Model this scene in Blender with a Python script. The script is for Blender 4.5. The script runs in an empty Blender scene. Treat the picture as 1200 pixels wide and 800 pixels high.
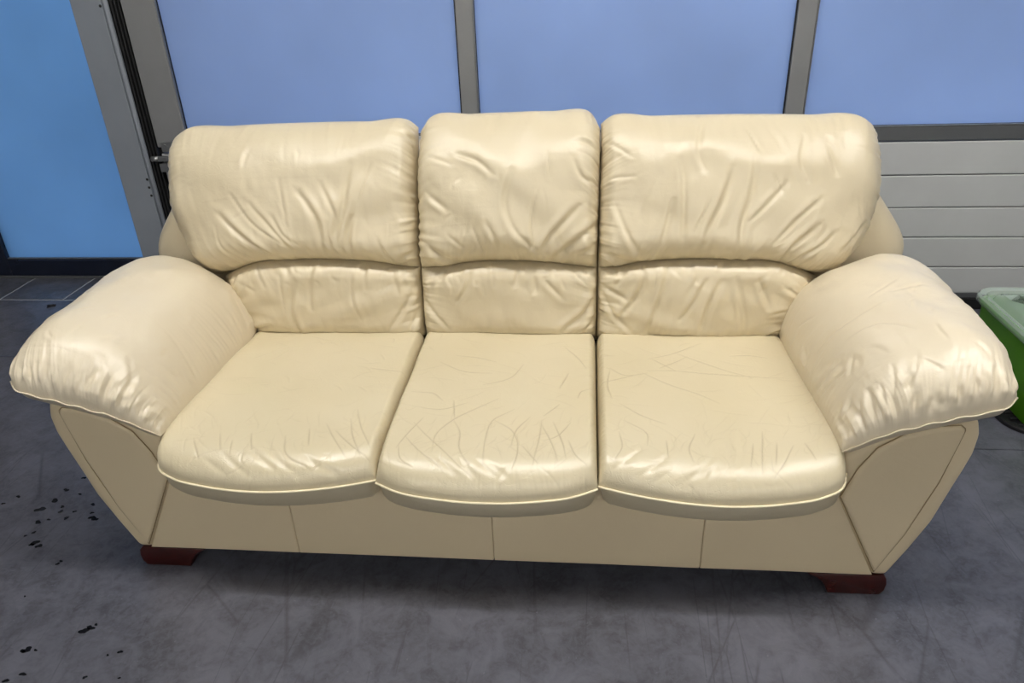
import bpy, bmesh, math, random
import numpy as np
from mathutils import Matrix, Vector

# ------------------------------------------------------------------ camera, world, exposure
SC = bpy.context.scene
COL = SC.collection
SC.view_settings.view_transform = 'Standard'
SC.view_settings.look = 'None'
SC.view_settings.gamma = 1.0
SC.view_settings.use_curve_mapping = False
SC.view_settings.exposure = 0.0

cam_d = bpy.data.cameras.new('camera')
cam_d.sensor_width = 36.0
cam_d.sensor_fit = 'HORIZONTAL'
cam_d.lens = 870.0/1200.0*36.0
cam_d.clip_start = 0.02
cam_d.clip_end = 200
cam = bpy.data.objects.new('camera', cam_d)
COL.objects.link(cam)
CR = [[0.995077, 0.009785, -0.098621], [0.091737, -0.467485, 0.879228], [-0.037501, -0.883947, -0.466081]]   # rows: world axes in image axes
right = Vector((CR[0][0], CR[1][0], CR[2][0]))
down = Vector((CR[0][1], CR[1][1], CR[2][1]))
fwd = Vector((CR[0][2], CR[1][2], CR[2][2]))
mw = Matrix(((right.x, -down.x, -fwd.x, .22), (right.y, -down.y, -fwd.y, 0.0), (right.z, -down.z, -fwd.z, 1.4), (0, 0, 0, 1)))
cam.matrix_world = mw
SC.camera = cam

world = bpy.data.worlds.new('world')
SC.world = world
world.use_nodes = True
bg = world.node_tree.nodes['Background']
bg.inputs[0].default_value = (.40, .56, 1.0, 1)     # flat overcast blue daylight outside the frosted glass
bg.inputs[1].default_value = 2.3
LAMP = 70.0                                         # brightness of the ceiling tubes

# ------------------------------------------------------------------ materials
def lin(r, g, b):
    f = lambda c: (c/255/12.92) if c/255 <= .04045 else ((c/255+.055)/1.055)**2.4
    return (f(r), f(g), f(b), 1)

class N:
    """tiny node-tree helper"""
    def __init__(s, name):
        s.m = bpy.data.materials.new(name); s.m.use_nodes = True
        s.t = s.m.node_tree; s.t.nodes.clear()
        s.out = s.n('ShaderNodeOutputMaterial')
        s.tc = s.n('ShaderNodeTexCoord').outputs['Object']
    def n(s, typ, ins=None, **props):
        nd = s.t.nodes.new(typ)
        for k, v in props.items():
            setattr(nd, k, v)
        for k, v in (ins or {}).items():
            s.link(v, nd.inputs[k])
        return nd
    def link(s, v, sock):
        if isinstance(v, bpy.types.NodeSocket):
            s.t.links.new(v, sock)
        else:
            sock.default_value = v
    def noise(s, scale, detail=3, rough=.5, dist=0., vec=None):
        return s.n('ShaderNodeTexNoise', {'Vector': vec or s.tc, 'Scale': scale, 'Detail': detail, 'Roughness': rough, 'Distortion': dist}).outputs['Fac']
    def ramp(s, fac, a, b, lo=0., hi=1.):
        return s.n('ShaderNodeMapRange', {'Value': fac, 'From Min': a, 'From Max': b, 'To Min': lo, 'To Max': hi}).outputs[0]
    def mix(s, fac, a, b):
        nd = s.n('ShaderNodeMix', data_type='RGBA')
        s.link(fac, nd.inputs[0]); s.link(a, nd.inputs[6]); s.link(b, nd.inputs[7])
        return nd.outputs[2]
    def math(s, op, a, b=0.):
        nd = s.n('ShaderNodeMath', operation=op)
        s.link(a, nd.inputs[0]); s.link(b, nd.inputs[1])
        return nd.outputs[0]
    def bump(s, h, strength, dist, normal=None):
        nd = s.n('ShaderNodeBump', {'Height': h, 'Strength': strength, 'Distance': dist})
        if normal is not None:
            s.link(normal, nd.inputs['Normal'])
        return nd.outputs[0]
    def bsdf(s, **ins):
        nd = s.n('ShaderNodeBsdfPrincipled', {k.replace('_', ' '): v for k, v in ins.items()})
        s.t.links.new(nd.outputs[0], s.out.inputs[0])
        return nd

def simple(name, col, rough=.5, metal=0., var=.12, scale=18., bump=0., spec=.5):
    b = N(name)
    f = b.ramp(b.noise(scale, 4, .6), .3, .7)
    c = b.mix(f, tuple(x*(1-var) for x in col[:3])+(1,), tuple(min(1, x*(1+var)) for x in col[:3])+(1,))
    kw = dict(Base_Color=c, Roughness=b.ramp(b.noise(scale*.6, 3), .3, .7, rough*.9, min(1, rough*1.1)), Metallic=metal)
    p = b.bsdf(**kw)
    p.inputs['Specular IOR Level'].default_value = spec
    if bump:
        b.link(b.bump(b.noise(scale*14, 3), bump, .002), p.inputs['Normal'])
    return b.m

def leather(name, c1, c2, rough, cracks):
    b = N(name)
    f = b.noise(4, 3, .5)
    c = b.mix(f, c1, c2)
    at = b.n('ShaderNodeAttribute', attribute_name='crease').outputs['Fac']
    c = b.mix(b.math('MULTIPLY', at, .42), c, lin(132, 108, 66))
    r = b.ramp(b.noise(9, 3, .5), .3, .75, max(.285, rough-.03), rough+.06)
    p = b.bsdf(Base_Color=c, Roughness=r)
    p.inputs['Specular IOR Level'].default_value = .5 if rough > .4 else (.8 if cracks else .66)
    nrm = b.bump(b.noise(45, 5, .62, .8), .30, .0025)
    nrm = b.bump(b.noise(190, 2, .5), .12, .0008, nrm)
    if cracks:
        wv_ = b.n('ShaderNodeMix', data_type='VECTOR')
        nz = b.n('ShaderNodeTexNoise', {'Vector': b.tc, 'Scale': 16., 'Detail': 3.}).outputs['Color']
        wv_.inputs[0].default_value = .09
        b.link(b.tc, wv_.inputs[4]); b.link(nz, wv_.inputs[5])
        v = b.n('ShaderNodeTexVoronoi', {'Vector': wv_.outputs[1], 'Scale': 30.}, feature='DISTANCE_TO_EDGE').outputs['Distance']
        ln = b.ramp(v, 0., .035, 0., 1.)
        mask = b.ramp(b.noise(7, 3), .46, .62, 1., 0.)
        ln = b.math('MAXIMUM', ln, mask)
        nrm = b.bump(ln, .22, .0012, nrm)
    b.link(nrm, p.inputs['Normal'])
    return b.m

M = {}
M['leather'] = leather('cream_leather', lin(215, 203, 175), lin(205, 191, 160), .36, False)
M['leather_arm'] = leather('pale_cream_leather', lin(225, 214, 191), lin(215, 202, 175), .34, False)
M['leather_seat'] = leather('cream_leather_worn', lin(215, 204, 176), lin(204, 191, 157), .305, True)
M['vinyl'] = leather('cream_vinyl', lin(219, 203, 170), lin(213, 197, 164), .46, False)
M['piping'] = simple('pale_piping', lin(240, 228, 196), .4, var=.03, scale=60)
M['seam'] = simple('dark_seam_thread', lin(150, 130, 92), .6, var=.05)  # thread a darker brown than the vinyl
M['lining'] = simple('black_lining', lin(28, 27, 27), .9, bump=.3)
M['foot'] = simple('red_brown_varnished_wood', lin(56, 13, 8), .3, var=.25, scale=30)

def floor_mat(name, tone):
    b = N(name)
    f1 = b.ramp(b.noise(2.6, 6, .62, .4), .36, .64)
    f2 = b.ramp(b.noise(11, 7, .66, .8), .38, .62)
    k = lambda s: tuple(x*s for x in tone)+(1,)
    f3 = b.ramp(b.noise(48, 4, .6, 1.2), .40, .62)
    c = b.mix(f2, b.mix(f1, k(.50), k(.82)), b.mix(f1, k(1.0), k(1.50)))
    c = b.mix(b.math('MULTIPLY', f3, .5), c, k(1.4))
    # hairline scratches in several directions
    h = 1.0
    for ang, sc, thr in ((.5, 1.6, .010), (-.9, 1.2, .008), (1.35, 2.0, .010), (-.3, 2.6, .009)):
        mp = b.n('ShaderNodeMapping', {'Vector': b.tc, 'Rotation': (0, 0, ang), 'Scale': (1, .16, 1)})
        v = b.n('ShaderNodeTexVoronoi', {'Vector': mp.outputs[0], 'Scale': sc*3}, feature='DISTANCE_TO_EDGE').outputs['Distance']
        l = b.ramp(v, 0, thr, 0, 1)
        l = b.math('MAXIMUM', l, b.ramp(b.noise(3.+ang, 2), .50, .60, 1, 0))
        h = b.math('MINIMUM', l, h)
    c = b.mix(b.math('MULTIPLY', b.math('SUBTRACT', 1.0, h), .5), c, k(.35))
    speck = b.ramp(b.noise(120, 2, .5), .68, .76, 0, .6)
    c = b.mix(speck, c, k(1.9))
    r = b.ramp(b.noise(9, 6, .7, .6), .3, .7, .29, .40)
    p = b.bsdf(Base_Color=c, Roughness=r)
    p.inputs['Specular IOR Level'].default_value = .65
    nrm = b.bump(b.noise(30, 7, .68, .8), .26, .006)
    nrm = b.bump(h, .3, .001, nrm)
    b.link(nrm, p.inputs['Normal'])
    return b.m
M['floor'] = floor_mat('dark_polished_concrete', (.088, .090, .110))
M['tile'] = floor_mat('dark_slate_tile', (.080, .084, .10))
M['grout'] = simple('grey_grout', lin(170, 170, 172), .9)
M['stain'] = simple('wet_black_stain', lin(16, 18, 24), .12, var=.3)
M['leaf'] = simple('dry_dark_leaf', lin(24, 20, 18), .7)
M['wall'] = simple('light_grey_plaster', lin(130, 132, 138), .8, var=.04, scale=4, bump=.1)
M['wall_white'] = simple('white_plaster', lin(222, 220, 214), .85, var=.03, scale=4)
M['ceiling'] = simple('white_ceiling_paint', lin(165, 165, 165), .9, var=.03)
M['alu'] = simple('grey_painted_aluminium', lin(140, 141, 142), .38, metal=.35, var=.04, scale=9)
M['alu_dark'] = simple('dark_grey_aluminium', lin(104, 106, 108), .36, metal=.4, var=.05, scale=9)
M['pillar'] = simple('blue_grey_painted_steel', lin(132, 138, 146), .42, metal=.1, var=.05, scale=5)
M['panel'] = simple('light_grey_sandwich_panel', lin(190, 192, 192), .45, metal=.1, var=.03, scale=6, bump=.05)
M['rubber'] = simple('black_rubber', lin(20, 20, 22), .55, var=.2)
M['steel'] = simple('galvanised_steel', lin(150, 152, 152), .35, metal=.8, var=.15, scale=40)
M['navy'] = simple('dark_navy_frame_paint', lin(22, 28, 44), .3, var=.1)
M['asphalt'] = simple('outdoor_asphalt', lin(92, 92, 92), .9, var=.2, scale=8)

def frosted(name, tr, df, mixf):
    b = N(name)
    v = b.ramp(b.noise(1.6, 3, .5), .3, .7, .93, 1.05)
    def tint(c):
        nd = b.n('ShaderNodeVectorMath', operation='SCALE'); nd.inputs[0].default_value = c[:3]
        b.link(v, nd.inputs['Scale']); return nd.outputs[0]
    a = b.n('ShaderNodeBsdfTranslucent', {'Color': tint(tr)})
    d = b.n('ShaderNodeBsdfDiffuse', {'Color': tint(df)})
    g = b.n('ShaderNodeBsdfGlossy', {'Color': (1, 1, 1, 1), 'Roughness': .22})
    m1 = b.n('ShaderNodeMixShader', {0: mixf}); b.t.links.new(a.outputs[0], m1.inputs[1]); b.t.links.new(d.outputs[0], m1.inputs[2])
    fr = b.n('ShaderNodeFresnel', {'IOR': 1.45})
    m2 = b.n('ShaderNodeMixShader', {0: fr.outputs[0]}); b.t.links.new(m1.outputs[0], m2.inputs[1]); b.t.links.new(g.outputs[0], m2.inputs[2])
    b.t.links.new(m2.outputs[0], b.out.inputs[0])
    return b.m
M['frost'] = frosted('frosted_acrylic', (.76, .86, .95, 1), (.32, .36, .54, 1), .22)
M['frost_door'] = frosted('frosted_blue_glass', (.60, .82, .93, 1), (.14, .24, .36, 1), .22)

def emit(name, col, s):
    b = N(name)
    e = b.n('ShaderNodeEmission', {'Color': col, 'Strength': s})
    b.t.links.new(e.outputs[0], b.out.inputs[0])
    return b.m
M['lamp_fill'] = emit('fill_lamp_diffuser_dim', (1, .97, .92, 1), LAMP*.90)  # for the added fill row by the white wall
M['lamp'] = emit('fluorescent_diffuser', (1, .97, .92, 1), LAMP)
def plastic(name, col, rough, alpha):
    b = N(name)
    p = b.bsdf(Base_Color=b.mix(b.noise(5, 3), tuple(x*.9 for x in col[:3])+(1,), col), Roughness=rough)
    p.inputs['Alpha'].default_value = alpha
    b.link(b.bump(b.noise(40, 2), .05, .002), p.inputs['Normal'])
    return b.m
M['green'] = plastic('green_plastic', lin(84, 150, 10), .3, 1.)
M['clear'] = plastic('milky_clear_plastic', lin(206, 222, 210), .25, .42)

# ------------------------------------------------------------------ object helpers
def link(name, me, mat=None, parent=None, smooth=False):
    o = bpy.data.objects.new(name, me); COL.objects.link(o)
    if mat is not None and not me.materials:
        me.materials.append(M[mat])
    if smooth:
        me.shade_smooth()
    if parent is not None:
        o.parent = parent
        if parent.type == 'EMPTY':
            o.matrix_parent_inverse = Matrix.Translation(-parent.location)
    return o
def empty(name, loc, label=None, cat=None, group=None, kind=None):
    o = bpy.data.objects.new(name, None); COL.objects.link(o)
    o.location = loc; o.empty_display_size = .1
    return tag(o, label, cat, group, kind)
def tag(o, label=None, cat=None, group=None, kind=None):
    for k, v in (('label', label), ('category', cat), ('group', group), ('kind', kind)):
        if v:
            o[k] = v
    return o
def from_bm(name, bm, mat, parent=None, smooth=False):
    me = bpy.data.meshes.new(name); bm.normal_update(); bm.to_mesh(me); bm.free()
    return link(name, me, mat, parent, smooth)
def add_box(bm, x0, x1, y0, y1, z0, z1, bev=0., seg=2):
    r = bmesh.ops.create_cube(bm, size=1)
    vs = r['verts']
    for v in vs:
        v.co = Vector(((x0+x1)/2+v.co.x*(x1-x0), (y0+y1)/2+v.co.y*(y1-y0), (z0+z1)/2+v.co.z*(z1-z0)))
    if bev:
        es = list({e for v in vs for e in v.link_edges})
        bmesh.ops.bevel(bm, geom=es, offset=bev, segments=seg, affect='EDGES', profile=.5)
def box(name, mat, parent, *b, bev=0., seg=2):
    bm = bmesh.new(); add_box(bm, *b, bev=bev, seg=seg)
    return from_bm(name, bm, mat, parent)
def prism(name, mat, parent, poly, y0, y1, bev=0., seg=3):
    """polygon in (x,z) extruded along y"""
    bm = bmesh.new()
    f = bm.faces.new([bm.verts.new((x, y0, z)) for x, z in poly])
    r = bmesh.ops.extrude_face_region(bm, geom=[f])
    for v in r['geom']:
        if isinstance(v, bmesh.types.BMVert):
            v.co.y = y1
    bmesh.ops.recalc_face_normals(bm, faces=bm.faces)
    if bev:
        es = [e for e in bm.edges if abs(e.verts[0].co.y-e.verts[1].co.y) < 1e-6]
        bmesh.ops.bevel(bm, geom=es, offset=bev, segments=seg, affect='EDGES', profile=.5)
    o = from_bm(name, bm, mat, parent, True)
    o.data.set_sharp_from_angle(angle=.9)
    return o
def tube_mesh(name, P, r, k=8):
    P = np.asarray(P, float); n = len(P)
    T = np.gradient(P, axis=0); T /= np.linalg.norm(T, axis=1)[:, None]
    up = np.array([0, 0, 1.]) if abs(T[:, 2]).max() < .9 else np.array([0, 1., 0])
    A = np.cross(T, up); A /= np.linalg.norm(A, axis=1)[:, None]
    B = np.cross(A, T)
    an = np.linspace(0, 2*np.pi, k, endpoint=False)
    V = (P[:, None]+r*(np.cos(an)[None, :, None]*A[:, None]+np.sin(an)[None, :, None]*B[:, None])).reshape(-1, 3)
    F = [(i*k+j, i*k+(j+1) % k, (i+1)*k+(j+1) % k, (i+1)*k+j) for i in range(n-1) for j in range(k)]
    F += [tuple(range(k))[::-1], tuple((n-1)*k+j for j in range(k))]
    me = bpy.data.meshes.new(name); me.from_pydata(V.tolist(), [], F); me.update()
    return me
def smooth_poly(poly, n):
    p = np.array(list(poly)+[poly[0]], float)
    d = np.r_[0, np.cumsum(np.linalg.norm(np.diff(p, axis=0), axis=1))]
    q = np.linspace(0, d[-1], n, endpoint=False)
    return np.stack([np.interp(q, d, p[:, i]) for i in (0, 1)], 1)
def puff(name, mat, parent, poly, y, h, w, depth, n=160, rings=14, iters=3, power=2.):
    """padded panel: outline in (x,z), front at y swelling by h towards the viewer's side, flat back at y+depth"""
    o = smooth_poly(poly, n)
    for _ in range(iters):
        o = .5*o+.25*(np.roll(o, 1, 0)+np.roll(o, -1, 0))
    c = o.mean(0)
    dist = np.linalg.norm(o-c, axis=1)
    V = [(p[0], y+depth, p[1]) for p in o]
    ins = [0.]+[w*(1-math.cos(a)) for a in np.linspace(.25, math.pi/2, 6)]
    V0 = len(V)
    for d in ins:
        k = 1-np.minimum(d/dist, .95)
        q = c+(o-c)*k[:, None]
        hh = h*float(edge(np.array(d), w, power))
        V += [(a, y-hh, b) for a, b in q]
    last = 1-np.minimum(w/dist, .95)
    for r in np.linspace(1, 0, rings)[1:-1]:
        q = c+(o-c)*(last*r)[:, None]
        V += [(a, y-h*(1+.12*(1-r*r)), b) for a, b in q]
    nr = len(V)//n
    F = [(i*n+j, i*n+(j+1) % n, (i+1)*n+(j+1) % n, (i+1)*n+j) for i in range(nr-1) for j in range(n)]
    V.append((c[0], y-h*1.12, c[1]))
    F += [((nr-1)*n+j, (nr-1)*n+(j+1) % n, len(V)-1) for j in range(n)]
    F.append(tuple(range(n)))
    me = bpy.data.meshes.new(name); me.from_pydata(V, [], F); me.update()
    bm = bmesh.new(); bm.from_mesh(me); bmesh.ops.recalc_face_normals(bm, faces=bm.faces); bm.to_mesh(me); bm.free()
    return link(name, me, mat, parent, True)

# --- GEO: pure numpy surface builders (metres, sofa frame: x right, y away, z up)
def curve(pts):
    """smooth curve through points, parameter 0..1 by chord length (Catmull-Rom)"""
    p = np.array(pts, float)
    d = np.r_[0, np.cumsum(np.linalg.norm(np.diff(p, axis=0), axis=1))]
    d /= d[-1]
    m = np.gradient(p, d, axis=0) if len(p) > 2 else np.repeat((p[1:]-p[:-1]), 2, 0)
    def f(u):
        u = np.atleast_1d(np.asarray(u, float))
        i = np.clip(np.searchsorted(d, u, side='right')-1, 0, len(d)-2)
        h = (d[i+1]-d[i]); q = (u-d[i])/h
        q = q[:, None]; h = h[:, None]
        return ((2*q**3-3*q**2+1)*p[i] + (q**3-2*q**2+q)*h*m[i]
                + (-2*q**3+3*q**2)*p[i+1] + (q**3-q**2)*h*m[i+1])
    return f

def coons(B, T, L, R, s, t):
    b, tt, l, r = B(s), T(s), L(t), R(t)
    S = s[:, None, None]; U = t[None, :, None]
    return ((1-U)*b[:, None]+U*tt[:, None]+(1-S)*l[None]+S*r[None]
            - (1-S)*(1-U)*b[0]-S*(1-U)*b[-1]-(1-S)*U*tt[0]-S*U*tt[-1])

def edge(d, w, n=2.0):
    x = np.clip(d/w, 0, 1)
    return (1-(1-x)**n)**(1/n)

def spacing(n, k=.3):
    q = np.linspace(0, 1, n)
    return (1-k)*q + k*(.5-.5*np.cos(np.pi*q))

class Cushion:
    """inflated leather cushion between four rim curves"""
    def __init__(c, B, T, L, R, dirv, hf, wf, hb, wb, ns, nt, crown=0., n=2.0, wave=None):
        c.B, c.T, c.L, c.R = map(curve, (B, T, L, R))
        c.dirv = np.array(dirv, float)/np.linalg.norm(dirv)
        c.hf, c.wf, c.hb, c.wb, c.crown, c.n = hf, wf, hb, wb, crown, n
        c.s, c.t = spacing(ns), spacing(nt)
        pm = coons(c.B, c.T, c.L, c.R, np.linspace(0, 1, 9), np.linspace(0, 1, 9))
        c.W = np.linalg.norm(np.diff(pm[:, 4], axis=0), axis=1).sum()
        c.H = np.linalg.norm(np.diff(pm[4], axis=0), axis=1).sum()
        c.wave = wave
    def height(c, s, t, w):
        S, U = s[:, None], t[None, :]
        e = edge(S*c.W, w[0], c.n)*edge((1-S)*c.W, w[1], c.n)*edge(U*c.H, w[2], c.n)*edge((1-U)*c.H, w[3], c.n)
        return e*(1-c.crown+c.crown*np.sin(np.pi*np.clip(S, 0, 1))*np.sin(np.pi*np.clip(U, 0, 1)))
    def front(c, s=None, t=None):
        s = c.s if s is None else s; t = c.t if t is None else t
        P = coons(c.B, c.T, c.L, c.R, s, t)
        h = c.hf*c.height(s, t, c.wf)
        if c.wave is not None:
            h = h*(1+c.wave(s[:, None], t[None, :]))
        return P + h[..., None]*c.dirv
    def back(c, s, t):
        P = coons(c.B, c.T, c.L, c.R, s, t)
        return P - (c.hb*c.height(s, t, c.wb))[..., None]*c.dirv

def mir(pts):
    return [(-x, y, z) for x, y, z in pts]

def wv(seed, a, kx=3, ky=3):
    r = np.random.RandomState(seed)
    ph = r.rand(8)*6.28; f = r.rand(8)*np.array([kx, ky]*4)*2.2+.8
    def g(S, U):
        o = 0
        for i in range(0, 8, 2):
            o = o + np.sin(S*f[i]*3+U*f[i+1]*3+ph[i])
        return a*o/3
    return g

def seat_side(m, seed):
    g = mir if m else (lambda q: q)
    B = [(.2505, 1.312, .345), (.32, 1.292, .342), (.42, 1.272, .340), (.53, 1.266, .338), (.65, 1.276, .342), (.725, 1.290, .350), (.768, 1.312, .359), (.786, 1.352, .368)]
    T = [(.2505, 1.93, .36), (.5, 1.935, .36), (.775, 1.93, .36)]
    L = [B[0], (.2505, 1.6, .35), T[0]]; R = [B[-1], (.788, 1.6, .365), T[-1]]
    return Cushion(g(B), g(T), g(L), g(R), (0, -.06, 1), .078, (.022, .05, .115, .06), .085, (.03, .05, .055, .05), 320, 330, .10, 2.2, wv(seed, .035))
def seat_mid(seed):
    B = [(-.2495, 1.300, .347), (-.2, 1.276, .344), (-.1, 1.257, .340), (0, 1.252, .338), (.1, 1.257, .340), (.2, 1.276, .344), (.2495, 1.300, .347)]
    T = [(-.2495, 1.93, .36), (0, 1.935, .36), (.2495, 1.93, .36)]
    L = [B[0], (-.2495, 1.6, .35), T[0]]; R = [B[-1], (.2495, 1.6, .35), T[-1]]
    return Cushion(B, T, L, R, (0, -.06, 1), .080, (.022, .022, .12, .06), .085, (.03, .03, .055, .05), 320, 330, .10, 2.2, wv(seed, .035))
def lumbar_side(m, seed):
    g = mir if m else (lambda q: q)
    B = [(.252, 1.935, .395), (.5, 1.925, .392), (.755, 1.93, .395)]
    T = [(.252, 1.955, .608), (.30, 1.955, .612), (.38, 1.95, .628), (.47, 1.945, .636), (.60, 1.945, .637), (.72, 1.945, .630), (.79, 1.95, .606), (.85, 1.96, .575)]
    L = [B[0], (.252, 1.95, .5), T[0]]; R = [B[-1], (.80, 1.94, .47), T[-1]]
    return Cushion(g(B), g(T), g(L), g(R), (0, -1, .18), .072, (.03, .06, .06, .05), .03, (.04,)*4, 170, 90, .2, 2.0, wv(seed, .05))
def lumbar_mid(seed):
    B = [(-.25, 1.935, .395), (0, 1.925, .392), (.25, 1.935, .395)]
    T = [(-.25, 1.955, .606), (-.2, 1.953, .611), (-.1, 1.947, .628), (0, 1.945, .632), (.1, 1.947, .628), (.2, 1.953, .613), (.25, 1.955, .605)]
    L = [B[0], (-.251, 1.95, .5), T[0]]; R = [B[-1], (.251, 1.95, .5), T[-1]]
    return Cushion(B, T, L, R, (0, -1, .18), .072, (.03, .03, .06, .05), .03, (.04,)*4, 150, 90, .2, 2.0, wv(seed, .05))
def head_side(m, seed):
    g = mir if m else (lambda q: q)
    B = [(.252, 1.955, .602), (.30, 1.955, .608), (.38, 1.95, .624), (.47, 1.945, .632), (.60, 1.945, .633), (.72, 1.945, .626), (.80, 1.955, .598), (.875, 1.975, .575)]
    T = [(.256, 2.105, .966), (.275, 2.107, .982), (.40, 2.11, .985), (.6, 2.11, .985), (.8, 2.11, .980), (.945, 2.11, .970), (.985, 2.11, .940)]
    L = [B[0], (.253, 2.01, .72), (.255, 2.06, .85), T[0]]
    R = [B[-1], (.945, 2.01, .628), (.985, 2.04, .70), (1.003, 2.07, .78), (1.0, 2.09, .86), T[-1]]
    return Cushion(g(B), g(T), g(L), g(R), (0, -1, .28), .120, (.045, .085, .085, .15), .06, (.06,)*4, 210, 170, .22, 2.0, wv(seed, .04))
def head_mid(seed):
    B = [(-.25, 1.955, .602), (-.2, 1.953, .607), (-.1, 1.947, .624), (0, 1.945, .628), (.1, 1.947, .624), (.2, 1.953, .609), (.25, 1.955, .601)]
    T = [(-.240, 2.10, .955), (-.215, 2.105, .993), (-.1, 2.11, 1.0), (0, 2.11, 1.002), (.12, 2.11, 1.003), (.228, 2.105, .997), (.254, 2.10, .955)]
    L = [B[0], (-.251, 2.01, .72), (-.250, 2.06, .85), T[0]]; R = [B[-1], (.253, 2.01, .72), (.256, 2.06, .85), T[-1]]
    return Cushion(B, T, L, R, (0, -1, .28), .126, (.045, .045, .085, .17), .06, (.06,)*4, 170, 170, .25, 2.0, wv(seed, .05))
def arm(m, seed):
    g = mir if m else (lambda q: q)
    B = [(.768, 1.352, .425), (.80, 1.335, .46), (.85, 1.32, .500), (.90, 1.31, .525), (.95, 1.305, .545), (1.0, 1.30, .563), (1.04, 1.302, .576), (1.066, 1.325, .585)]
    T = [(.755, 1.93, .43), (.80, 1.93, .50), (.90, 1.96, .55), (1.0, 1.99, .57), (1.10, 2.01, .57)]
    L = [B[0], (.765, 1.45, .42), (.760, 1.6, .42), (.752, 1.80, .42), T[0]]
    R = [B[-1], (1.085, 1.42, .582), (1.10, 1.6, .58), (1.108, 1.8, .575), T[-1]]
    return Cushion(g(B), g(T), g(L), g(R), (-.10 if not m else .10, -.10, 1), .132, (.20, .13, .15, .22), .036, (.05, .06, .03, .05), 200, 250, .10, 2.0, wv(seed, .03))
CUSHIONS = {
    'seat_L': seat_side(True, 1), 'seat_M': seat_mid(2), 'seat_R': seat_side(False, 3),
    'lum_L': lumbar_side(True, 4), 'lum_M': lumbar_mid(5), 'lum_R': lumbar_side(False, 6),
    'head_L': head_side(True, 7), 'head_M': head_mid(8), 'head_R': head_side(False, 9),
    'arm_L': arm(True, 10), 'arm_R': arm(False, 11)}
# --- /GEO

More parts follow.
